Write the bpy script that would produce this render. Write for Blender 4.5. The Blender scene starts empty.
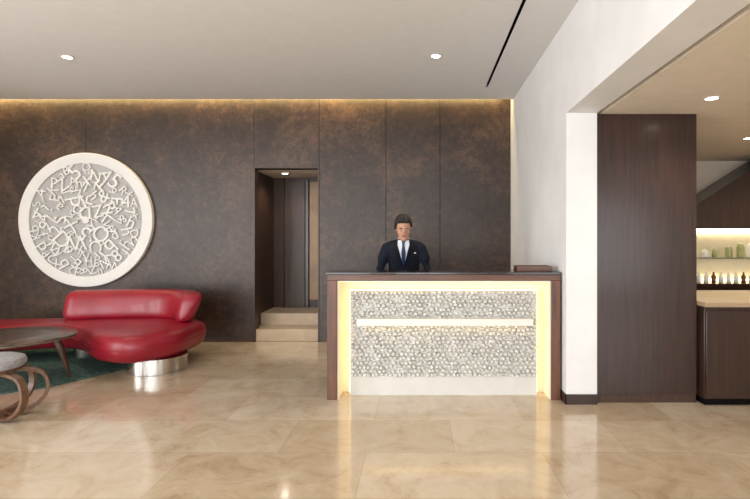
import bpy, bmesh, math, random
from mathutils import Vector, Matrix, Euler
from mathutils.bvhtree import BVHTree
random.seed(7)
scene = bpy.context.scene
try:
    scene.view_settings.view_transform = 'Standard'
except Exception:
    pass

# ------------------------------------------------------------------ materials
def new_mat(name):
    m = bpy.data.materials.new(name); m.use_nodes = True
    nt = m.node_tree
    return m, nt, nt.nodes['Principled BSDF']

def srgb(r, g, b):
    f = lambda c: ((c/255+0.055)/1.055)**2.4 if c/255 > 0.04045 else c/255/12.92
    return (f(r), f(g), f(b), 1)

def simple(name, col, rough=0.5, metal=0.0, noise=0.06, nscale=8, bump=0.0, bscale=60, coat=0.0, stretch=(1,1,1), spec=0.5, transm=0):
    m, nt, p = new_mat(name)
    N = nt.nodes; L = nt.links
    tc = N.new('ShaderNodeTexCoord'); mp = N.new('ShaderNodeMapping')
    mp.inputs['Scale'].default_value = stretch
    L.new(tc.outputs['Object'], mp.inputs['Vector'])
    n = N.new('ShaderNodeTexNoise'); n.inputs['Scale'].default_value = nscale; n.inputs['Detail'].default_value = 5
    L.new(mp.outputs['Vector'], n.inputs['Vector'])
    r = N.new('ShaderNodeValToRGB')
    r.color_ramp.elements[0].position = 0.3; r.color_ramp.elements[1].position = 0.7
    r.color_ramp.elements[0].color = tuple(c*(1-noise*2) for c in col[:3])+(1,)
    r.color_ramp.elements[1].color = tuple(min(1, c*(1+noise*2)) for c in col[:3])+(1,)
    L.new(n.outputs['Fac'], r.inputs['Fac']); L.new(r.outputs['Color'], p.inputs['Base Color'])
    p.inputs['Roughness'].default_value = rough
    p.inputs['Metallic'].default_value = metal
    p.inputs['Coat Weight'].default_value = coat
    p.inputs['Specular IOR Level'].default_value = spec
    p.inputs['Transmission Weight'].default_value = transm
    if bump:
        n2 = N.new('ShaderNodeTexNoise'); n2.inputs['Scale'].default_value = bscale; n2.inputs['Detail'].default_value = 4
        L.new(mp.outputs['Vector'], n2.inputs['Vector'])
        b = N.new('ShaderNodeBump'); b.inputs['Strength'].default_value = bump; b.inputs['Distance'].default_value = 0.01
        L.new(n2.outputs['Fac'], b.inputs['Height']); L.new(b.outputs['Normal'], p.inputs['Normal'])
    return m

def emit(name, col, s):
    m, nt, p = new_mat(name)
    p.inputs['Base Color'].default_value = col
    p.inputs['Emission Color'].default_value = col
    p.inputs['Emission Strength'].default_value = s
    return m

def wood(name, c1, c2, rough=0.35, stretch=(14, 14, 0.9), scale=2.5, coat=0.1):
    m, nt, p = new_mat(name); N = nt.nodes; L = nt.links
    tc = N.new('ShaderNodeTexCoord'); mp = N.new('ShaderNodeMapping'); mp.inputs['Scale'].default_value = stretch
    L.new(tc.outputs['Object'], mp.inputs['Vector'])
    n = N.new('ShaderNodeTexNoise'); n.inputs['Scale'].default_value = scale; n.inputs['Detail'].default_value = 8; n.inputs['Distortion'].default_value = 0.6
    L.new(mp.outputs['Vector'], n.inputs['Vector'])
    r = N.new('ShaderNodeValToRGB'); e = r.color_ramp.elements
    e[0].position = 0.3; e[0].color = c1; e[1].position = 0.72; e[1].color = c2
    L.new(n.outputs['Fac'], r.inputs['Fac']); L.new(r.outputs['Color'], p.inputs['Base Color'])
    p.inputs['Roughness'].default_value = rough; p.inputs['Coat Weight'].default_value = coat
    p.inputs['Coat Roughness'].default_value = 0.15
    b = N.new('ShaderNodeBump'); b.inputs['Strength'].default_value = 0.06; b.inputs['Distance'].default_value = 0.01
    L.new(n.outputs['Fac'], b.inputs['Height']); L.new(b.outputs['Normal'], p.inputs['Normal'])
    return m

def patina():
    m, nt, p = new_mat('bronze_patina_panel'); N = nt.nodes; L = nt.links
    tc = N.new('ShaderNodeTexCoord')
    n1 = N.new('ShaderNodeTexNoise'); n1.inputs['Scale'].default_value = 1.1; n1.inputs['Detail'].default_value = 8; n1.inputs['Distortion'].default_value = 0.8
    n2 = N.new('ShaderNodeTexNoise'); n2.inputs['Scale'].default_value = 12; n2.inputs['Detail'].default_value = 10; n2.inputs['Roughness'].default_value = 0.85
    L.new(tc.outputs['Object'], n1.inputs['Vector']); L.new(tc.outputs['Object'], n2.inputs['Vector'])
    mx = N.new('ShaderNodeMath'); mx.operation = 'MULTIPLY_ADD'; mx.inputs[1].default_value = 0.66
    ml = N.new('ShaderNodeMath'); ml.operation = 'MULTIPLY'; ml.inputs[1].default_value = 0.34
    L.new(n1.outputs['Fac'], ml.inputs[0]); L.new(n2.outputs['Fac'], mx.inputs[0]); L.new(ml.outputs[0], mx.inputs[2])
    r = N.new('ShaderNodeValToRGB'); e = r.color_ramp.elements
    e[0].position = 0.39; e[0].color = srgb(31, 21, 15); e[1].position = 0.63; e[1].color = srgb(92, 68, 52)
    k = e.new(0.5); k.color = srgb(54, 39, 30)
    L.new(mx.outputs[0], r.inputs['Fac']); L.new(r.outputs['Color'], p.inputs['Base Color'])
    p.inputs['Roughness'].default_value = 0.34
    p.inputs['Metallic'].default_value = 0.05
    b = N.new('ShaderNodeBump'); b.inputs['Strength'].default_value = 0.35; b.inputs['Distance'].default_value = 0.012
    L.new(n2.outputs['Fac'], b.inputs['Height']); L.new(b.outputs['Normal'], p.inputs['Normal'])
    return m

def marble_floor():
    m, nt, p = new_mat('polished_marble_floor'); N = nt.nodes; L = nt.links
    tc = N.new('ShaderNodeTexCoord')
    mp = N.new('ShaderNodeMapping'); mp.inputs['Location'].default_value = (0.35, 0.22, 0)
    L.new(tc.outputs['Object'], mp.inputs['Vector'])
    br = N.new('ShaderNodeTexBrick'); br.offset = 0.5
    br.inputs['Scale'].default_value = 1.0; br.inputs['Brick Width'].default_value = 1.15; br.inputs['Row Height'].default_value = 0.58
    br.inputs['Mortar Size'].default_value = 0.0016; br.inputs['Mortar Smooth'].default_value = 0.1
    br.inputs['Color1'].default_value = srgb(213, 198, 177); br.inputs['Color2'].default_value = srgb(194, 175, 150)
    br.inputs['Mortar'].default_value = srgb(164, 146, 122)
    L.new(mp.outputs['Vector'], br.inputs['Vector'])
    n = N.new('ShaderNodeTexNoise'); n.inputs['Scale'].default_value = 3.0; n.inputs['Detail'].default_value = 12; n.inputs['Roughness'].default_value = 0.8; n.inputs['Distortion'].default_value = 1.0
    L.new(tc.outputs['Object'], n.inputs['Vector'])
    r = N.new('ShaderNodeValToRGB'); e = r.color_ramp.elements
    e[0].position = 0.33; e[0].color = (0.68, 0.60, 0.50, 1); e[1].position = 0.6; e[1].color = (1, 1, 1, 1)
    k = e.new(0.46); k.color = (0.9, 0.86, 0.8, 1)
    L.new(n.outputs['Fac'], r.inputs['Fac'])
    mx = N.new('ShaderNodeMix'); mx.data_type = 'RGBA'; mx.blend_type = 'MULTIPLY'; mx.inputs[0].default_value = 1
    L.new(br.outputs['Color'], mx.inputs[6]); L.new(r.outputs['Color'], mx.inputs[7])
    L.new(mx.outputs[2], p.inputs['Base Color'])
    p.inputs['Roughness'].default_value = 0.14
    p.inputs['Specular IOR Level'].default_value = 0.6
    p.inputs['Coat Weight'].default_value = 0.3; p.inputs['Coat Roughness'].default_value = 0.06
    return m

M = {}
M['patina'] = patina()
M['floor'] = marble_floor()
M['ceil'] = simple('ceiling_paint', srgb(224, 223, 222), 0.8, noise=0.01)
M['white'] = simple('white_wall_plaster', srgb(233, 233, 232), 0.55, noise=0.02, nscale=3, bump=0.05, bscale=30)
M['beige'] = simple('beige_paint', srgb(226, 214, 196), 0.7, noise=0.02)
M['dark'] = simple('dark_void', srgb(14, 11, 10), 0.8, noise=0.02, spec=0.1)  # near-black backing; also paints shade into the ceiling slot and bar gap
M['wood'] = wood('walnut', srgb(72, 40, 25), srgb(114, 70, 45), 0.34)
M['woodh'] = wood('walnut_horizontal', srgb(72, 40, 25), srgb(114, 70, 45), 0.34, stretch=(0.9, 14, 14))
M['dwood'] = wood('dark_mahogany', srgb(38, 22, 16), srgb(60, 36, 27), 0.3, coat=0.2)
M['dwood2'] = wood('dark_corridor_wood', srgb(50, 33, 23), srgb(80, 54, 38), 0.45)
M['slab'] = simple('dark_polished_stone', srgb(34, 22, 18), 0.2, noise=0.2, nscale=20, coat=0.3)
M['leather'] = simple('red_leather', srgb(142, 18, 38), 0.36, noise=0.08, nscale=4, bump=0.12, bscale=140, coat=0.15)
M['steel'] = simple('brushed_steel', srgb(200, 196, 190), 0.2, metal=1.0, noise=0.03)
M['rug'] = simple('teal_rug', srgb(80, 102, 94), 0.95, noise=0.22, nscale=30, bump=0.5, bscale=200, spec=0.1)
M['art'] = simple('art_cream_plaster', srgb(232, 230, 225), 0.6, noise=0.01)
M['artbg'] = simple('art_recess', srgb(182, 180, 177), 0.7, noise=0.02)
M['relief'] = simple('white_relief_tile', srgb(216, 214, 208), 0.5, noise=0.02)
M['lining'] = simple('niche_lining', srgb(250, 240, 215), 0.5, noise=0.01)
M['led'] = emit('led_warm', (1.0, 0.74, 0.36, 1), 5)
M['ledsoft'] = emit('led_soft', (1.0, 0.80, 0.48, 1), 12)
M['lamp'] = emit('downlight_lens', (1.0, 0.93, 0.82, 1), 14)
M['step'] = simple('step_limestone', srgb(200, 178, 150), 0.35, noise=0.06)
M['bronze'] = simple('bronze_glass', srgb(104, 80, 54), 0.3, metal=0.4, noise=0.1)
M['tabletop'] = simple('brown_marble', srgb(84, 68, 58), 0.3, noise=0.38, nscale=14, coat=0.1)
M['tedge'] = simple('table_edge_stone', srgb(150, 132, 114), 0.4, noise=0.2, nscale=20)
M['tlegs'] = wood('table_leg_wood', srgb(62, 38, 26), srgb(98, 62, 42), 0.35)
M['bent'] = wood('bentwood', srgb(84, 58, 42), srgb(126, 92, 68), 0.4)
M['fabric'] = simple('grey_fabric', srgb(165, 163, 165), 0.9, noise=0.1, nscale=40, bump=0.4, bscale=150, spec=0.2)
M['bartop'] = wood('bar_top_stone', srgb(160, 134, 106), srgb(186, 160, 132), 0.3, stretch=(1, 6, 6))
M['glass'] = simple('shelf_glass', (0.9, 0.97, 0.95, 1), 0.05, noise=0.0, transm=0.9)
M['green'] = simple('olive_jar', srgb(160, 164, 110), 0.3, noise=0.1)
M['ceramic'] = simple('white_ceramic', srgb(235, 230, 220), 0.3, noise=0.01)
M['amber'] = simple('amber_bottle', srgb(120, 74, 40), 0.15, noise=0.05)
M['suit'] = simple('navy_suit', srgb(25, 29, 40), 0.8, noise=0.08, nscale=60, bump=0.1, bscale=300, spec=0.2)
M['lapel'] = simple('navy_lapel', srgb(15, 17, 25), 0.7, noise=0.05, spec=0.2)
M['shirt'] = simple('white_shirt', srgb(225, 227, 232), 0.7, noise=0.01)
M['tie'] = simple('blue_tie', srgb(34, 52, 88), 0.5, noise=0.15, nscale=90)
M['skin'] = simple('skin', srgb(190, 142, 118), 0.5, noise=0.04, nscale=20)
M['lips'] = simple('lips', srgb(154, 98, 86), 0.45, noise=0.02)
M['hair'] = simple('dark_hair', srgb(30, 21, 17), 0.6, noise=0.2, nscale=80, bump=0.6, bscale=150)
M['eye'] = simple('eye_white', srgb(195, 186, 180), 0.3, noise=0.0)
M['iris'] = simple('iris_dark', srgb(35, 22, 16), 0.2, noise=0.0)
M['shoe'] = simple('black_shoe', srgb(18, 16, 15), 0.25, noise=0.02)

# ------------------------------------------------------------------ builder
class B:
    def __init__(s, name):
        s.name = name; s.bm = bmesh.new(); s.mats = []
    def mi(s, m):
        m = M[m] if isinstance(m, str) else m
        if m not in s.mats: s.mats.append(m)
        return s.mats.index(m)
    def face(s, vs, m, smooth=False):
        try: f = s.bm.faces.new(vs)
        except ValueError: return None
        f.material_index = s.mi(m); f.smooth = smooth; return f
    def box(s, x0, x1, y0, y1, z0, z1, m):
        v = [s.bm.verts.new((x, y, z)) for z in (z0, z1) for y in (y0, y1) for x in (x0, x1)]
        for q in ((0,2,3,1),(4,5,7,6),(0,1,5,4),(2,6,7,3),(0,4,6,2),(1,3,7,5)):
            s.face([v[i] for i in q], m)
        return v
    def rings(s, rs, m, caps=True, closed=False, smooth=True):
        V = [[s.bm.verts.new(p) for p in r] for r in rs]
        n = len(V[0]); R = len(V)
        for i in range(R if closed else R-1):
            a, b = V[i], V[(i+1) % R]
            for j in range(n):
                s.face([a[j], a[(j+1) % n], b[(j+1) % n], b[j]], m, smooth)
        if caps and not closed:
            s.face(V[0][::-1], m, smooth); s.face(V[-1], m, smooth)
        return V
    def tube(s, pts, rad, m, seg=12, ry=None, up=Vector((0,0,1)), roundcap=True):
        pts = [Vector(p) for p in pts]; rs = []
        ry = ry or rad
        for i, p in enumerate(pts):
            d = (pts[min(i+1, len(pts)-1)]-pts[max(i-1, 0)]).normalized()
            u = up if abs(d.dot(up)) < 0.97 else Vector((0, 1, 0))
            a = d.cross(u).normalized(); b = a.cross(d).normalized()
            rr = (rad[i], ry[i])
            def ring(c, k): return [c + a*math.cos(t)*rr[0]*k + b*math.sin(t)*rr[1]*k for t in [2*math.pi*j/seg for j in range(seg)]]
            if i == 0 and roundcap:
                rs.append(ring(p-d*min(rr)*0.9, 0.3)); rs.append(ring(p-d*min(rr)*0.6, 0.75))
            rs.append(ring(p, 1))
            if i == len(pts)-1 and roundcap:
                rs.append(ring(p+d*min(rr)*0.6, 0.75)); rs.append(ring(p+d*min(rr)*0.9, 0.3))
        s.rings(rs, m)
    def lathe(s, c, prof, m, seg=32, sx=1, sy=1):
        s.rings([[(c[0]+r*sx*math.cos(2*math.pi*j/seg), c[1]+r*sy*math.sin(2*math.pi*j/seg), c[2]+z) for j in range(seg)] for r, z in prof], m)
    def ball(s, c, r, m, mat4=None):
        g = bmesh.ops.create_icosphere(s.bm, subdivisions=2, radius=1)
        r = r if isinstance(r, (tuple, list)) else (r, r, r)
        idx = s.mi(m); fs = set()
        for v in g['verts']:
            v.co = Vector((v.co.x*r[0]+c[0], v.co.y*r[1]+c[1], v.co.z*r[2]+c[2]))
            for f in v.link_faces: fs.add(f)
        for f in fs: f.material_index = idx; f.smooth = True
    def done(s, parent=None, bevel=0, recalc=True, xf=None, loc=None):
        if recalc: bmesh.ops.recalc_face_normals(s.bm, faces=s.bm.faces)
        me = bpy.data.meshes.new(s.name)
        if xf is not None: s.bm.transform(xf)
        s.bm.to_mesh(me); s.bm.free()
        for m in s.mats: me.materials.append(m)
        try: me.set_sharp_from_angle(angle=0.7)
        except Exception: pass
        ob = bpy.data.objects.new(s.name, me); scene.collection.objects.link(ob)
        if bevel:
            b = ob.modifiers.new('bevel', 'BEVEL'); b.width = bevel; b.segments = 2; b.limit_method = 'ANGLE'
        if parent: ob.parent = parent
        return ob

def empty(name, loc=(0,0,0)):
    e = bpy.data.objects.new(name, None); e.empty_display_size = 0.1; scene.collection.objects.link(e); return e

def catmull(P, n=8, closed=True):
    P = [Vector(p) for p in P]; out = []; N = len(P)
    for i in range(N if closed else N-1):
        if closed: a, b, c, d = P[(i-1) % N], P[i], P[(i+1) % N], P[(i+2) % N]
        else: a, b, c, d = P[max(i-1, 0)], P[i], P[i+1], P[min(i+2, N-1)]
        for k in range(n):
            t = k/n
            out.append(0.5*((2*b)+(c-a)*t+(2*a-5*b+4*c-d)*t*t+(3*b-a-3*c+d)*t**3))
    if not closed: out.append(P[-1])
    return out

# ------------------------------------------------------------------ room shell
XR = 1.235; XR2 = 1.494; YB = 6.8; ZC = 3.25; ZS = 2.458
XL = -7.0; YF = -3.0; XE = 6.0
b = B('floor'); b.box(XL, XE, YF, YB+0.2, -0.1, 0, 'floor'); b.done()
b = B('ceiling')
sx0, sx1 = 0.797, 0.827; sy0, sy1 = 1.5, 6.13
b.box(XL, sx0, YF, 6.62, ZC, ZC+0.1, 'ceil'); b.box(sx1, XR, YF, 6.62, ZC, ZC+0.1, 'ceil')
b.box(sx0, sx1, YF, sy0, ZC, ZC+0.1, 'ceil'); b.box(sx0, sx1, sy1, 6.62, ZC, ZC+0.1, 'ceil')
b.box(XL, XR, YF, YB, ZC+0.35, ZC+0.45, 'ceil')
b.done()
b = B('ceiling_slot_dark_liner')  # dark cap and side liners put the slot's shade into the colour
b.box(sx0-0.03, sx1+0.03, sy0-0.03, sy1+0.03, ZC+0.101, ZC+0.12, 'dark')
b.box(sx0+0.0005, sx0+0.003, sy0+0.001, sy1-0.001, ZC+0.003, ZC+0.1, 'dark'); b.box(sx1-0.003, sx1-0.0005, sy0+0.001, sy1-0.001, ZC+0.003, ZC+0.1, 'dark')
b.done()

# back wall panels
b = B('wall_back')
b.box(XL, -2.26, YB+0.02, YB+0.15, 0, ZC+0.4, 'dark'); b.box(-1.37, XR, YB+0.02, YB+0.15, 0, ZC+0.4, 'dark')
b.box(-2.26, -1.37, YB+0.02, YB+0.15, 2.36, ZC+0.4, 'dark')
g = 0.0025
def px(x): return (x-420)*YB/500
xs = [XL, px(0)-0.6, px(86), px(254)]
for i in range(3): b.box(xs[i]+g, xs[i+1]-g, YB, YB+0.03, 0, ZC+0.4, 'patina')
b.box(px(254)+g, px(319)-g, YB, YB+0.03, 2.37, ZC+0.4, 'patina')
xs = [px(319), px(386), px(440), XR]; g = 0.0035
for i in range(3): b.box(xs[i]+g, xs[i+1]-g, YB, YB+0.03, 0, ZC+0.4, 'patina')
b.done()
b = B('trim_1')
b.box(-2.262, -2.244, YB-0.012, YB+0.15, 0, 2.36, 'dwood2'); b.box(-1.387, -1.369, YB-0.012, YB+0.15, 0, 2.36, 'dwood2')
b.box(-2.262, -1.369, YB-0.012, YB+0.15, 2.36, 2.378, 'dwood2'); b.done()

# corridor
b = B('wall_corridor_left'); b.box(-2.36, -2.30, YB+0.15, 7.95, 0, 2.5, 'dwood2'); b.done()
b = B('wall_corridor_right'); b.box(-1.32, -1.26, YB+0.15, 7.95, 0, 2.5, 'dwood2'); b.done()
b = B('wall_corridor_back'); b.box(-2.30, -1.32, 7.86, 7.95, 0, 2.5, 'dwood2'); b.done()
b = B('ceiling_corridor'); b.box(-2.36, -1.26, YB+0.15, 7.95, 2.36, 2.45, 'beige'); b.done()
b = B('corridor_door')  # door leaf, side posts and bronze strip on the corridor end wall
b.box(-2.12, -1.80, 7.815, 7.858, 0.332, 2.3, 'dwood2'); b.box(-1.79, -1.74, 7.80, 7.858, 0.332, 2.33, 'dwood'); b.box(-1.73, -1.5, 7.82, 7.858, 0.45, 2.3, 'bronze')
b.box(-2.15, -2.12, 7.79, 7.858, 0.332, 2.33, 'dwood')
b.done(bevel=0.004)
b = B('entry_steps')
b.box(-2.243, -1.388, 6.83, 6.95, 0, 0.165, 'step'); b.box(-2.298, -1.322, 6.951, 7.2, 0, 0.165, 'step')
b.box(-2.298, -1.322, 7.2, 7.858, 0, 0.33, 'step'); b.done(bevel=0.006)

# right wall + bulkhead
b = B('wall_right')
b.box(XR, XR2, 4.22, YB+0.15, 0, ZC+0.4, 'white')
b.box(XR, XR2, YF, 4.22, ZS, ZC+0.4, 'white')
b.box(XR, XR2, YF, -0.6, 0, ZS, 'white')
b.done()
b = B('baseboard_right'); b.box(XR-0.012, XR, 4.208, 6.79, 0, 0.085, 'dwood'); b.box(XR-0.012, XR2, 4.208, 4.22, 0, 0.085, 'dwood'); b.done(bevel=0.002)
b = B('baseboard_back')
b.box(XL, -2.27, YB-0.012, YB, 0, 0.05, 'dwood2'); b.box(-1.36, XR-0.013, YB-0.012, YB, 0, 0.05, 'dwood2'); b.done()

def win_light(loc, rot, sx, sy, e):
    ld = bpy.data.lights.new('daylight', 'AREA'); ld.shape = 'RECTANGLE'; ld.size = sx; ld.size_y = sy
    ld.energy = e; ld.color = (0.95, 0.975, 1.0)
    lo = bpy.data.objects.new('window_daylight', ld); scene.collection.objects.link(lo)
    lo.location = loc; lo.rotation_euler = rot
# left wall with windows
b = B('wall_left'); lw = [(-2.6, -0.4), (0.2, 2.6)]; prev = YF
for a, c in lw:
    b.box(XL-0.15, XL, prev, a, 0, ZC+0.4, 'beige'); prev = c
    b.box(XL-0.15, XL, a, c, 2.9, ZC+0.4, 'beige'); b.box(XL-0.15, XL, a, c, 0, 0.25, 'beige')
b.box(XL-0.15, XL, prev, YB+0.15, 0, ZC+0.4, 'beige'); b.done()
for i, (a, c) in enumerate(lw):
    w = B('window_%d' % (i+5))
    for y in (a, (a+c)/2-0.025, c-0.05): w.box(XL-0.12, XL-0.06, y, y+0.05, 0.25, 2.9, 'dwood')
    for z in (0.25, 1.9, 2.85): w.box(XL-0.12, XL-0.06, a, c, z, z+0.05, 'dwood')
    w.done()
    win_light((XL-0.2, (a+c)/2, 1.575), (0, math.radians(-90), 0), 2.65, c-a, 185)
b = B('wall_front')
wins = [(-6.4, -4.0), (-3.5, -1.1), (-0.6, 0.9), (2.0, 5.4)]
prev = XL
for a, c in wins:
    b.box(prev, a, YF-0.2, YF, 0, ZC+0.4, 'white'); prev = c
b.box(prev, XE, YF-0.2, YF, 0, ZC+0.4, 'white')
for a, c in wins:
    top = 2.9 if a < 1 else 2.3
    b.box(a, c, YF-0.2, YF, top, ZC+0.4, 'white'); b.box(a, c, YF-0.2, YF, 0, 0.25, 'white')
b.done()
for i, (a, c) in enumerate(wins):
    top = 2.9 if a < 1 else 2.3
    w = B('window_%d' % (i+1))
    for x in (a, (a+c)/2-0.025, c-0.05): w.box(x, x+0.05, YF-0.12, YF-0.06, 0.25, top, 'dwood')
    for z in (0.25, top-0.05, 1.9): w.box(a, c, YF-0.12, YF-0.06, z, z+0.05, 'dwood')
    w.done()
    win_light(((a+c)/2, YF-0.25, (0.25+top)/2), (math.radians(90), 0, 0), c-a, top-0.3, (160, 140, 75, 85)[i])

# bar room
b = B('ceiling_bar')
b.box(XR2+0.045, XE, YF, YB+0.1, ZS, ZS+0.08, 'beige'); b.box(XR2, XE, YF, YB+0.1, ZS+0.12, ZS+0.2, 'dark'); b.done()  # dark sheet over the gap paints the shade inside it
b = B('wall_bar_back'); b.box(XR2, XE, YB, YB+0.12, 0, ZS+0.1, 'beige'); b.done()
b = B('wall_bar_side'); b.box(XE, XE+0.12, YF, YB+0.12, 0, ZS+0.3, 'beige'); b.done()
b = B('sliding_wood_partition')
b.box(XR2+0.002, 2.352, 4.25, 4.31, 0.075, ZS, 'dwood'); b.box(XR2+0.002, 2.352, 4.262, 4.30, 0.0, 0.075, 'dwood2')
b.done(bevel=0.003)

# bar counter
b = B('bar_counter')
b.box(2.37, 5.2, 4.17, 5.1, 0.06, 0.83, 'dwood'); b.box(2.39, 5.2, 4.2, 5.08, 0, 0.06, 'dark'); b.box(2.36, 5.24, 4.13, 5.16, 0.83, 0.868, 'bartop')
for x in (2.38, 3.02, 3.66, 4.3): b.box(x, x+0.6, 4.155, 4.17, 0.1, 0.8, 'dwood')
b.done(bevel=0.004)

# back bar cabinet with lit niche
b = B('back_bar_cabinet')
b.box(3.3, 5.9, 6.25, 6.78, 0, 0.80, 'dwood'); b.box(3.3, 5.9, 6.22, 6.78, 0.80, 0.84, 'dwood')
b.box(3.3, 5.9, 6.70, 6.78, 0.84, 1.55, 'lining'); b.box(3.3, 3.36, 6.28, 6.7, 0.84, 1.53, 'dwood'); b.box(5.84, 5.9, 6.28, 6.7, 0.84, 1.53, 'dwood')
v = []
for y in (6.28, 6.78):
    for (x, z) in ((3.3, 1.53), (5.9, 1.53), (5.9, 2.44), (4.42, 2.44), (3.3, 1.72)):
        v.append(b.bm.verts.new((x, y, z)))
b.face(v[0:5], 'dwood'); b.face(v[5:10][::-1], 'dwood')
for i in range(5): b.face([v[i], v[(i+1) % 5], v[5+(i+1) % 5], v[5+i]], 'dwood')
b.box(3.36, 5.84, 6.40, 6.7, 1.145, 1.16, 'glass')
b.box(3.36, 5.84, 6.66, 6.7, 1.50, 1.53, 'ledsoft'); b.box(3.36, 5.84, 6.66, 6.7, 0.845, 0.86, 'ledsoft')
b.done()
b = B('jars_on_shelf')
x = 3.5
while x < 5.7:
    h = random.choice([0.09, 0.13, 0.11, 0.17]); r = random.choice([0.045, 0.055, 0.035])
    m = random.choice(['green', 'ceramic', 'ceramic'])
    b.lathe((x, 6.46, 1.161), [(r*0.8, 0), (r, 0.01), (r, h*0.8), (r*0.75, h*0.9), (r*0.78, h), (r*0.3, h+0.01)], m, 16); x += random.choice([0.13, 0.15, 0.18])
b.done()
b = B('small_bottles')
x = 3.45; k = 0
while x < 5.8:
    b.lathe((x, 6.36, 0.841), [(0.024, 0), (0.028, 0.01), (0.028, 0.08), (0.011, 0.105), (0.011, 0.135), (0.004, 0.137)], 'amber' if k % 4 == 3 else 'ceramic', 12); x += 0.095; k += 1
b.done()

# ------------------------------------------------------------------ wall art disc
Cx, Cz = (88-420)*YB/500, 1.386+20*YB/500
art = empty('wall_art_disc')
b = B('rim'); S = 96
def yr(r, y): return [(Cx+r*math.cos(2*math.pi*j/S), y, Cz+r*math.sin(2*math.pi*j/S)) for j in range(S)]
b.rings([yr(0.905, YB-0.002), yr(0.905, YB-0.055), yr(0.90, YB-0.06), yr(0.775, YB-0.06), yr(0.765, YB-0.055), yr(0.765, YB-0.02)], 'art', caps=False)
b.done(parent=art)
b = B('recess'); b.rings([yr(0.89, YB-0.002), yr(0.89, YB-0.02)], 'artbg'); b.done(parent=art)
b = B('hub'); b.rings([yr(0.05, YB-0.02), yr(0.05, YB-0.055), yr(0.042, YB-0.06)], 'art'); b.done(parent=art)
chars = 'ABCDEFGHJKLMNPQRSTUVWXYZabdefghkmnpqrty23456789&?'
cache = {}
dg = None
for ch in sorted(set(chars)):
    cu = bpy.data.curves.new('g', 'FONT'); cu.body = ch; cu.size = 1; cu.extrude = 0.0; cu.align_x = 'CENTER'; cu.align_y = 'CENTER'; cu.resolution_u = 3; cu.offset = 0.0
    o = bpy.data.objects.new('g', cu); scene.collection.objects.link(o)
    bpy.context.view_layer.update()
    dg = bpy.context.evaluated_depsgraph_get()
    me = bpy.data.meshes.new_from_object(o.evaluated_get(dg))
    cache[ch] = me
    bpy.data.objects.remove(o); bpy.data.curves.remove(cu)
b = B('letter_relief'); ia = b.mi('art')
placed = []
tries = 0
while tries < 4000 and len(placed) < 230:
    tries += 1
    r = 0.72*math.sqrt(random.random()); a = random.random()*2*math.pi
    s = random.choice([0.16, 0.2, 0.24, 0.3])
    if r < 0.09 or r+s*0.33 > 0.765: continue
    p = Vector((r*math.cos(a), r*math.sin(a)))
    if any((p-q).length < (s+t)*0.25 for q, t in placed): continue
    placed.append((p, s))
    ch = random.choice(chars); me = cache[ch]
    t = bmesh.new(); t.from_mesh(me)
    bmesh.ops.remove_doubles(t, verts=t.verts, dist=0.0005)
    bmesh.ops.recalc_face_normals(t, faces=t.faces)
    res = bmesh.ops.extrude_face_region(t, geom=t.faces[:])
    dep = 0.03+random.random()*0.012
    for gmt in res['geom']:
        if isinstance(gmt, bmesh.types.BMVert): gmt.co.z += dep/s
    rot = a-math.pi/2+random.choice([0, 0, math.pi, 0.5, -0.6, 1.2])
    mat = Matrix.Translation((Cx+p.x, YB-0.019, Cz+p.y)) @ Matrix.Rotation(math.pi/2, 4, 'X') @ Matrix.Rotation(rot, 4, 'Z') @ Matrix.Scale(s, 4)
    vm = {}
    for v in t.verts: vm[v] = b.bm.verts.new(mat @ v.co)
    for f in t.faces:
        try: nf = b.bm.faces.new([vm[v] for v in f.verts]); nf.material_index = ia
        except ValueError: pass
    t.free()
b.done(parent=art)

# ------------------------------------------------------------------ reception desk
desk = empty('reception_desk')
DY = 4.33; DL = -0.805; DR = 1.218
b = B('frame')
b.box(DL, DL+0.085, DY, DY+0.32, 0, 1.035, 'wood'); b.box(DR-0.08, DR, DY, DY+0.32, 0, 1.035, 'wood')
b.box(DL, DR, DY, DY+0.32, 1.035, 1.085, 'woodh')
b.done(parent=desk, bevel=0.003)
b = B('countertop'); b.box(DL-0.01, DR, DY-0.015, DY+0.36, 1.086, 1.107, 'slab'); b.done(parent=desk, bevel=0.003)
b = B('niche')
ix0, ix1 = DL+0.086, DR-0.081
b.box(ix0, ix1, DY+0.24, DY+0.26, 0, 1.03, 'lining')
b.box(ix0, ix0+0.012, DY+0.02, DY+0.24, 0, 1.03, 'lining'); b.box(ix1-0.012, ix1, DY+0.02, DY+0.24, 0, 1.03, 'lining')
b.box(ix0+0.012, ix1-0.012, DY+0.02, DY+0.24, 1.018, 1.03, 'lining'); b.done(parent=desk)
b = B('rear_structure')
b.box(DL+0.02, DR-0.02, DY+0.262, DY+0.32, 0, 1.03, 'dwood')
b.box(DL, DR, DY+0.325, DY+0.72, 0.72, 0.76, 'dwood'); b.box(DL, DL+0.04, DY+0.325, DY+0.72, 0, 0.72, 'dwood'); b.box(DR-0.04, DR, DY+0.325, DY+0.72, 0, 0.72, 'dwood')
b.done(parent=desk)
pY = DY+0.14; X0, X1 = -0.626, 1.046; Z0, Z1 = 0.165, 0.935
b = B('panel_core'); b.box(X0, X1, pY, pY+0.05, 0, Z1, 'relief'); b.done(parent=desk)
b = B('textured_panel')
nx, nz = 42, 21; dx = (X1-X0)/nx; dz = (Z1-Z0)/nz
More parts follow.
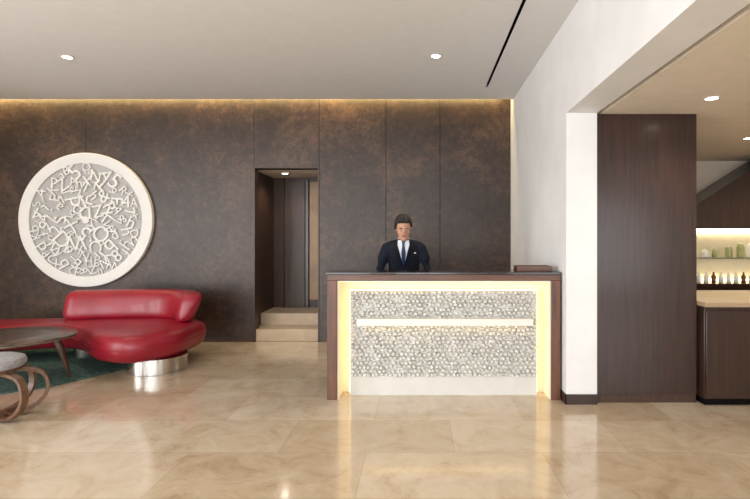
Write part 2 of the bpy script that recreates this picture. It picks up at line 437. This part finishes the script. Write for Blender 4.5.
for i in range(nx):
    for j in range(nz):
        cx = X0+(i+0.5+(0.25 if j % 2 else -0.25))*dx+random.uniform(-.22, .22)*dx
        cx = min(max(cx, X0+dx*0.55), X1-dx*0.55)
        cz = Z0+(j+0.5)*dz+random.uniform(-.2, .2)*dz
        cz = min(max(cz, Z0+dz*0.5), Z1-dz*0.5)
        rx = dx*random.uniform(.46, .62); rz = dz*random.uniform(.46, .62); h = random.uniform(.018, .048)
        ro = random.uniform(0, math.pi); tx = random.uniform(-.8, .8); tz = random.uniform(-.8, .8)
        n_ = random.choice([5, 6, 7]); rr = []
        for k_, hh in ((1.0, 0.0), (0.9, 0.55), (0.5, 0.95)):
            ring = []
            for q_ in range(n_):
                a = ro+2*math.pi*q_/n_; ox = math.cos(a)*rx*k_; oz = math.sin(a)*rz*k_
                ring.append((cx+ox, pY-h*hh-(ox*tx+oz*tz)*(0.6 if hh else 0)-(0.004 if hh else -0.002), cz+oz))
            rr.append(ring)
        b.rings(rr, 'relief', smooth=False)
b.done(parent=desk)
b = B('display_shelf')
b.box(-0.55, 0.985, DY+0.01, pY, 0.64, 0.70, 'ceramic'); b.done(parent=desk, bevel=0.002)
b = B('led_strips')
b.box(-0.5, 0.94, pY-0.075, pY-0.063, 0.633, 0.639, 'led')
b.box(X0-0.006, X0, pY+0.015, pY+0.04, 0.02, Z1, 'led'); b.box(X1, X1+0.006, pY+0.015, pY+0.04, 0.02, Z1, 'led'); b.box(X0, X1, pY+0.015, pY+0.04, Z1, Z1+0.006, 'led')
b.done(parent=desk)
b = B('wooden_tray_box')
b.box(0.86, 1.17, 4.42, 4.60, 1.107, 1.118, 'woodh'); b.box(0.86, 1.17, 4.42, 4.432, 1.118, 1.155, 'woodh'); b.box(0.86, 1.17, 4.588, 4.60, 1.118, 1.155, 'woodh')
b.box(0.86, 0.872, 4.432, 4.588, 1.118, 1.155, 'woodh'); b.box(1.158, 1.17, 4.432, 4.588, 1.118, 1.155, 'woodh'); b.done(bevel=0.002)

# ------------------------------------------------------------------ sofa
sofa = empty('curved_sofa')
out = catmull([(-2.58, 6.0), (-2.53, 5.6), (-2.58, 5.2), (-2.86, 4.90), (-3.28, 5.03), (-3.68, 5.42), (-4.05, 5.6), (-4.5, 5.45), (-5.0, 5.15), (-5.5, 5.0), (-5.85, 5.3),
               (-5.75, 5.75), (-5.3, 6.0), (-4.7, 6.15), (-4.2, 6.22), (-3.5, 6.28), (-2.95, 6.25)], 6)
def inset(P, d):
    n = len(P); r = []
    for i in range(n):
        t = (P[(i+1) % n]-P[i-1]).normalized(); nn = Vector((-t.y, t.x))
        r.append(P[i]-nn*d)
    return r
area = sum(out[i].x*out[(i+1) % len(out)].y-out[(i+1) % len(out)].x*out[i].y for i in range(len(out)))
sg = -1 if area > 0 else 1
b = B('seat')
b.rings([[(p.x, p.y, z) for p in inset(out, sg*d)] for d, z in ((0.12, 0.155), (0.05, 0.165), (0.012, 0.20), (-0.008, 0.26), (-0.012, 0.32), (0.0, 0.375), (0.03, 0.41), (0.08, 0.432), (0.15, 0.44))], 'leather')
pp = inset(out, sg*-0.014)
b.done(parent=sofa)
pip = B('piping')
rs = []
for i, p in enumerate(pp):
    t = (pp[(i+1) % len(pp)]-pp[i-1]).normalized(); nn = Vector((-t.y, t.x, 0))
    rs.append([Vector((p.x, p.y, 0.30))+nn*0.006*math.cos(a)+Vector((0, 0, 0.006*math.sin(a))) for a in [k*math.pi/3 for k in range(6)]])
pip.rings(rs, 'leather', closed=True); pip.done(parent=sofa)
bp = catmull([(-4.16, 6.02), (-3.8, 6.13), (-3.35, 6.17), (-3.02, 6.13), (-2.81, 5.99), (-2.69, 5.80)], 8, False)
prof = []
for k in range(28):
    a = 2*math.pi*k/28; c, s_ = math.cos(a), math.sin(a); e = 0.62
    prof.append((math.copysign(abs(c)**e, c), math.copysign(abs(s_)**e, s_)))
b = B('backrest'); rs = []
n = len(bp)
def bring(p, t, k):
    nn = Vector((-t.y, t.x, 0)); r = []
    for u, w in prof:
        zz = 0.60+w*0.175*(0.4+0.6*k) + (k-1)*0.02
        th = 0.115*k*(1+0.12*w)
        lean = 0.05*(w)
        r.append(Vector((p.x, p.y, zz))+nn*(u*th+lean))
    return r
t0 = (bp[1]-bp[0]).normalized(); t1 = (bp[-1]-bp[-2]).normalized()
for d, k in ((0.10, 0.25), (0.085, 0.6), (0.05, 0.85)): rs.append(bring(bp[0]-t0*d, t0, k))
for i, p in enumerate(bp):
    t = (bp[min(i+1, n-1)]-bp[max(i-1, 0)]).normalized(); rs.append(bring(p, t, 1))
for d, k in ((0.05, 0.85), (0.085, 0.6), (0.10, 0.25)): rs.append(bring(bp[-1]+t1*d, t1, k))
b.rings(rs, 'leather'); b.done(parent=sofa)
b = B('drum_base'); b.lathe((-2.82, 5.37, 0), [(0.29, 0), (0.30, 0.004), (0.30, 0.158), (0.29, 0.16)], 'steel', 48)
b.lathe((-5.25, 5.5, 0.013), [(0.30, 0), (0.31, 0.004), (0.31, 0.145), (0.3, 0.146)], 'steel', 48)
b.lathe((-3.95, 5.92, 0.013), [(0.12, 0), (0.125, 0.004), (0.125, 0.145), (0.12, 0.146)], 'steel', 32); b.done(parent=sofa)

# rug
b = B('area_rug')
rp = catmull([(-3.16, 5.7), (-3.17, 5.35), (-3.35, 4.95), (-3.6, 4.6), (-4.2, 4.3), (-5.2, 4.2), (-6.2, 4.4), (-6.5, 5.2), (-6.2, 6.2), (-5.0, 6.45), (-3.7, 6.4), (-3.2, 6.15)], 6)
b.rings([[(p.x, p.y, z) for p in rp] for z in (0.001, 0.012)], 'rug', smooth=False); rug = b.done()

# coffee table
b = B('coffee_table')
tcx, tcy = -3.98, 4.80
b.lathe((tcx, tcy, 0), [(0.54, 0.43), (0.585, 0.435), (0.60, 0.45)], 'tedge', 64, sx=1.0, sy=0.88)
b.lathe((tcx, tcy, 0), [(0.60, 0.45), (0.60, 0.462), (0.592, 0.467), (0.3, 0.4675)], 'tabletop', 64, sx=1.0, sy=0.88)
b.lathe((tcx, tcy, 0), [(0.40, 0.395), (0.41, 0.4), (0.41, 0.43), (0.4, 0.4301)], 'tlegs', 48, sx=1.0, sy=0.88)
for ang in (22, 145, 215, 292):
    a = math.radians(ang); dx_, dy_ = math.cos(a), math.sin(a)*0.88
    b.tube([(tcx+dx_*r, tcy+dy_*r, z) for r, z in ((0.42, 0.41), (0.46, 0.3), (0.50, 0.16), (0.53, 0.026))], [0.036, 0.032, 0.024, 0.014], 'tlegs', 12)
b.done()

# bentwood stool
b = B('bentwood_stool')
scx, scy = -3.35, 3.86; q = 0.01
b.lathe((scx, scy, q), [(0.2, 0.385), (0.235, 0.39), (0.25, 0.41), (0.252, 0.43), (0.24, 0.455), (0.2, 0.47), (0.1, 0.476), (0.02, 0.478)], 'fabric', 48)
b.lathe((scx, scy, q), [(0.215, 0.36), (0.22, 0.362), (0.22, 0.385), (0.2, 0.386)], 'bent', 48)
for ang in (-62, -15, 32, 80, 128, 175, 222, 260):
    a = math.radians(ang); rad = Vector((math.cos(a), math.sin(a), 0)); tan = Vector((-rad.y, rad.x, 0))
    pts = catmull([(0.10, 0.345+q, 0), (0.22, 0.35+q, 0), (0.34, 0.315+q, 0), (0.385, 0.225, 0), (0.36, 0.12, 0), (0.26, 0.035, 0), (0.13, 0.013, 0)], 6, False)
    rs = []
    for i, p in enumerate(pts):
        t = (pts[min(i+1, len(pts)-1)]-pts[max(i-1, 0)]).normalized(); nn = Vector((-t.y, t.x))
        c = Vector((scx, scy, 0))+rad*p.x+Vector((0, 0, p.y)); nv = rad*nn.x+Vector((0, 0, nn.y))
        rs.append([c+tan*w*0.026+nv*h*0.012 for w, h in ((-1, -1), (1, -1), (1, 1), (-1, 1))])
    b.rings(rs, 'bent')
b.lathe((scx, scy, 0), [(0.11, 0.003), (0.13, 0.003), (0.13, 0.025), (0.11, 0.026)], 'bent', 32)
b.done()

# ------------------------------------------------------------------ receptionist
PX = -0.165
man = empty('receptionist')
def remesh_obj(bld, vox, smooth_it, mats, parent, name, xf=None):
    ob = bld.done()
    r = ob.modifiers.new('r', 'REMESH'); r.mode = 'VOXEL'; r.voxel_size = vox; r.use_smooth_shade = True
    if smooth_it:
        s = ob.modifiers.new('s', 'SMOOTH'); s.iterations = smooth_it; s.factor = 0.5
    bpy.context.view_layer.update()
    d = bpy.context.evaluated_depsgraph_get()
    me = bpy.data.meshes.new_from_object(ob.evaluated_get(d))
    bpy.data.objects.remove(ob)
    me.materials.clear()
    for m in mats: me.materials.append(M[m])
    for p in me.polygons: p.use_smooth = True; p.material_index = 0
    if xf is not None: me.transform(xf)
    o = bpy.data.objects.new(name, me); scene.collection.objects.link(o); o.parent = parent
    return o
b = B('body')
def ell(c, rx, ry, n=28, e=0.85):
    r = []
    for k in range(n):
        a = 2*math.pi*k/n; cc, ss = math.cos(a), math.sin(a)
        r.append((c[0]+math.copysign(abs(cc)**e, cc)*rx, c[1]+math.copysign(abs(ss)**e, ss)*ry, c[2]))
    return r
T = [(0.80, 5.27, .15, .11), (0.86, 5.265, .178, .128), (0.95, 5.25, .175, .125), (1.05, 5.21, .158, .115), (1.13, 5.175, .162, .118), (1.22, 5.13, .182, .125), (1.29, 5.10, .188, .118), (1.335, 5.08, .165, .10), (1.37, 5.06, .115, .08), (1.395, 5.05, .07, .065)]
b.rings([ell((PX, y, z), rx, ry) for z, y, rx, ry in T], 'suit')
for s in (-1, 1):
    b.tube([(PX+s*.10, 5.075, 1.335), (PX+s*.165, 5.08, 1.305), (PX+s*.215, 5.095, 1.19), (PX+s*.25, 5.10, 1.06), (PX+s*.21, 5.0, .945), (PX+s*.175, 4.915, .845)], [.055, .064, .058, .052, .046, .038], 'suit', 16)
    b.tube([(PX+s*.088, 5.27, .88), (PX+s*.1, 5.27, .7), (PX+s*.105, 5.26, .5), (PX+s*.11, 5.29, .3), (PX+s*.11, 5.31, .07)], [.095, .088, .068, .064, .058], 'suit', 16)
body = remesh_obj(b, 0.011, 4, ['suit'], man, 'body')
bvh = BVHTree.FromPolygons([v.co for v in body.data.vertices], [list(p.vertices) for p in body.data.polygons])
def surf(x, z, off):
    hit = bvh.ray_cast(Vector((x, 4.0, z)), Vector((0, 1, 0)))
    y = hit[0].y if hit[0] is not None else 5.05
    return Vector((x, y-off, z))
def strip(bl, rows, m, off, cols=8):
    D = []
    for i in range(len(rows)-1):
        for k in range(4):
            t = k/4; D.append(tuple(rows[i][q]*(1-t)+rows[i+1][q]*t for q in range(3)))
    D.append(rows[-1])
    F = [[surf(PX+a+(c-a)*k/cols, z, off) for k in range(cols+1)] for z, a, c in D]
    Bk = [[p+Vector((0, 0.012, 0)) for p in r] for r in F]
    vf = [[bl.bm.verts.new(p) for p in r] for r in F]; vb = [[bl.bm.verts.new(p) for p in r] for r in Bk]
    for i in range(len(F)-1):
        for j in range(cols):
            bl.face([vf[i][j], vf[i][j+1], vf[i+1][j+1], vf[i+1][j]], m, True)
            bl.face([vb[i][j], vb[i+1][j], vb[i+1][j+1], vb[i][j+1]], m, True)
        bl.face([vf[i][0], vf[i+1][0], vb[i+1][0], vb[i][0]], m); bl.face([vf[i][-1], vb[i][-1], vb[i+1][-1], vf[i+1][-1]], m)
b = B('shirt_front'); strip(b, [(1.385, -.055, .055), (1.34, -.06, .06), (1.25, -.035, .035), (1.13, -.006, .006)], 'shirt', 0.004); b.done(parent=man)
b = B('necktie'); strip(b, [(1.375, -.018, .018), (1.35, -.014, .014), (1.335, -.012, .012), (1.25, -.022, .022), (1.13, -.012, .012)], 'tie', 0.010, 4); b.done(parent=man)
b = B('lapels')
for s in (-1, 1):
    rows = [(1.37, .062, .085), (1.33, .060, .105), (1.29, .052, .115), (1.27, .045, .085), (1.2, .026, .06), (1.12, .0, .018)]
    strip(b, [(z, min(s*a, s*c), max(s*a, s*c)) for z, a, c in rows], 'lapel', 0.012, 4)
b.done(parent=man)
b = B('name_badge'); strip(b, [(1.262, .105, .125), (1.25, .105, .125)], 'ceramic', 0.013, 2); b.done(parent=man)
b = B('neck_and_collar')
b.tube([(PX, 5.06, 1.35), (PX, 5.03, 1.40), (PX, 5.0, 1.46)], [.058, .054, .054], 'skin', 20)
b.tube([(PX, 5.06, 1.355), (PX, 5.045, 1.385), (PX, 5.035, 1.402)], [.074, .065, .060], 'shirt', 20, roundcap=False)
b.done(parent=man)
HC = Matrix.Translation((PX, 4.975, 1.505)) @ Matrix.Rotation(math.radians(20), 4, 'X') @ Matrix.Rotation(math.radians(5), 4, 'Z')
b = B('head')
H = [(-.116, -.052, .016, .016), (-.11, -.048, .03, .03), (-.09, -.036, .046, .052), (-.06, -.018, .057, .072), (-.03, -.006, .064, .086), (0, 0, .069, .093), (.03, .003, .072, .097), (.06, .005, .071, .094), (.09, .008, .058, .076), (.108, .01, .036, .048), (.116, .01, .012, .016)]
b.rings([ell((0, y, z), rx, ry, 28, 1.0) for z, y, rx, ry in H], 'skin')
b.tube([(0, -.090, .018), (0, -.101, -.008), (0, -.110, -.026), (0, -.098, -.034)], [.009, .010, .013, .011], 'skin', 10)
for s in (-1, 1):
    b.ball((s*.073, .012, -.005), (.012, .02, .032), 'skin')
    b.ball((s*.03, -.082, .024), (.024, .013, .007), 'skin')
    b.ball((s*.012, -.098, -.03), (.009, .009, .007), 'skin')
    b.ball((s*.036, -.056, -.028), (.026, .020, .028), 'skin')
b.ball((0, -.086, -.088), (.02, .014, .014), 'skin')
remesh_obj(b, 0.0035, 3, ['skin'], man, 'head', HC)
b = B('face_features')
for s in (-1, 1):
    b.ball((s*.030, -.0825, .004), (.0125, .009, .0045), 'eye'); b.ball((s*.030, -.0895, .002), (.0055, .004, .0042), 'iris')
    b.tube([(s*.015, -.0965, .026), (s*.031, -.0955, .030), (s*.048, -.084, .026)], [.0028, .0035, .0025], 'hair', 8)
b.ball((0, -.093, -.054), (.021, .007, .004), 'lips'); b.ball((0, -.091, -.061), (.018, .007, .005), 'lips')
b.done(parent=man, xf=HC)
b = B('hair')
b.rings([ell((0, y, z), rx, ry, 28, 1.0) for z, y, rx, ry in [(-.05, .055, .052, .043), (0, .045, .074, .065), (.04, .036, .080, .078), (.065, .022, .080, .090), (.09, .008, .073, .092), (.112, .006, .058, .074), (.13, .008, .036, .046), (.138, .01, .012, .016)]], 'hair')
for i in range(620):
    th = random.uniform(0, 2*math.pi); u = random.uniform(-.35, 1)
    k = math.sqrt(1-u*u)
    x = .078*k*math.cos(th); y = .100*k*math.sin(th)+.008; z = .022+.112*u
    f = max(0.0, -(y)/.1)
    line = -.02+(.094+.02)*min(1, f*1.6)-.006*math.cos(x*60)
    if y < 0.012 and z < line: continue
    if y < .03 and z < -.01: continue
    b.ball((x, y, z), random.uniform(.008, .016), 'hair')
for i in range(46):
    x0 = random.uniform(-.056, .056); y0 = -.076+abs(x0)*.25; zz = .082-abs(x0)*.15+random.uniform(-.006, .008)
    sw = random.uniform(-.014, .020); w_ = random.uniform(.006, .014)
    b.tube([(x0, y0, zz), (x0+sw*.3, y0-w_, zz+.016), (x0+sw, y0+.012, zz+.036+w_*.6), (x0*.85+sw*1.1, y0+.045, zz+.05)], [.005, .0075, .008, .006], 'hair', 6)
remesh_obj(b, 0.0035, 0, ['hair'], man, 'hair', HC)
for s in (-1, 1):
    b = B('hand')
    wr = Vector((PX+s*.175, 4.905, .835)); k0 = Vector((PX+s*.155, 4.82, .80))
    side = Vector((s*1.0, 0.15, 0)).normalized()
    b.tube([wr, wr.lerp(k0, .35), wr.lerp(k0, .8), k0], [.026, .034, .038, .036], 'skin', 14, ry=[.022, .018, .016, .013])
    for i, (o, L_) in enumerate(((-.030, .070), (-.010, .078), (.010, .073), (.029, .058))):
        st = k0+side*o; dr = Vector((o*0.5*s, -1, 0)).normalized()
        b.tube([st+Vector((0, .015, 0)), st+dr*L_*.45+Vector((0, 0, .003)), st+dr*L_*.8+Vector((0, 0, -.010)), st+dr*L_+Vector((0, 0, -.022))], [.010, .0092, .0085, .0075], 'skin', 10)
    ts = wr.lerp(k0, .3)-side*.028
    b.tube([ts, ts+Vector((-s*.022, -.03, -.008)), ts+Vector((-s*.032, -.056, -.018))], [.013, .011, .009], 'skin', 10)
    remesh_obj(b, 0.004, 1, ['skin'], man, 'hand_l' if s > 0 else 'hand_r')
    c = B('shirt_cuff'); c.tube([(PX+s*.178, 4.922, .853), (PX+s*.172, 4.90, .832)], [.036, .035], 'shirt', 18, roundcap=False); c.done(parent=man)
    f = B('shoe')
    sx_ = PX+s*.11
    f.rings([ell((sx_, 5.235, 0.0), .045, .135, 24, .9), ell((sx_, 5.235, .02), .048, .14, 24, .9), ell((sx_, 5.24, .045), .045, .13, 24), ell((sx_, 5.28, .075), .042, .08, 24), ell((sx_, 5.305, .10), .04, .05, 24)], 'shoe')
    f.done(parent=man)

# ------------------------------------------------------------------ lighting
def downlight(x, y, z, e=40, spot=True, ang=95):
    em = empty('recessed_downlight')
    b = B('trim_ring'); b.lathe((x, y, z), [(0.055, -0.001), (0.06, -0.006), (0.045, -0.007), (0.043, -0.001)], 'ceramic', 32); b.done(parent=em)
    b = B('lens'); b.lathe((x, y, z), [(0.042, -0.001), (0.042, -0.005), (0.03, -0.006)], 'lamp', 24); b.done(parent=em)
    if spot:
        ld = bpy.data.lights.new('downlight_lamp', 'SPOT'); ld.energy = e; ld.spot_size = math.radians(ang); ld.spot_blend = 0.8; ld.color = (1, .89, .76); ld.shadow_soft_size = 0.05
        lo = bpy.data.objects.new('downlight_lamp', ld); scene.collection.objects.link(lo); lo.location = (x, y, z-0.02); lo.parent = em
for x, y in ((-3.59, 5.09), (0.16, 5.06), (-3.6, 1.8), (0.1, 1.8), (-1.8, 1.8), (-5.8, 3.4)):  # the out-of-view ones are fill lamps added to brighten the room
    downlight(x, y, ZC, 60)
downlight(2.2, 3.77, ZS, 42, ang=130); downlight(4.15, 5.6, ZS, 60, ang=130); downlight(3.2, 1.5, ZS, 42, ang=130); downlight(3.45, 5.25, ZS, 45, ang=130)
downlight(-1.97, 7.3, 2.36, 22, ang=140)
ld = bpy.data.lights.new('cove_led', 'AREA'); ld.shape = 'RECTANGLE'; ld.size = XR-XL-0.2; ld.size_y = 0.04; ld.energy = 60; ld.color = (1, .76, .34)
lo = bpy.data.objects.new('cove_led', ld); scene.collection.objects.link(lo); lo.location = ((XR+XL)/2, 6.66, ZC+0.12); lo.rotation_euler = (math.radians(45), 0, 0)

w = bpy.data.worlds.new('w'); scene.world = w; w.use_nodes = True
w.node_tree.nodes['Background'].inputs[0].default_value = (0.9, 0.94, 1, 1); w.node_tree.nodes['Background'].inputs[1].default_value = 0.9

# ------------------------------------------------------------------ camera
cd = bpy.data.cameras.new('camera'); cd.lens = 24; cd.sensor_width = 36; cd.shift_x = -0.06; cd.shift_y = -0.0127
co = bpy.data.objects.new('camera', cd); scene.collection.objects.link(co); co.location = (0, 0, 1.386); co.rotation_euler = (math.radians(90), 0, 0)
scene.camera = co
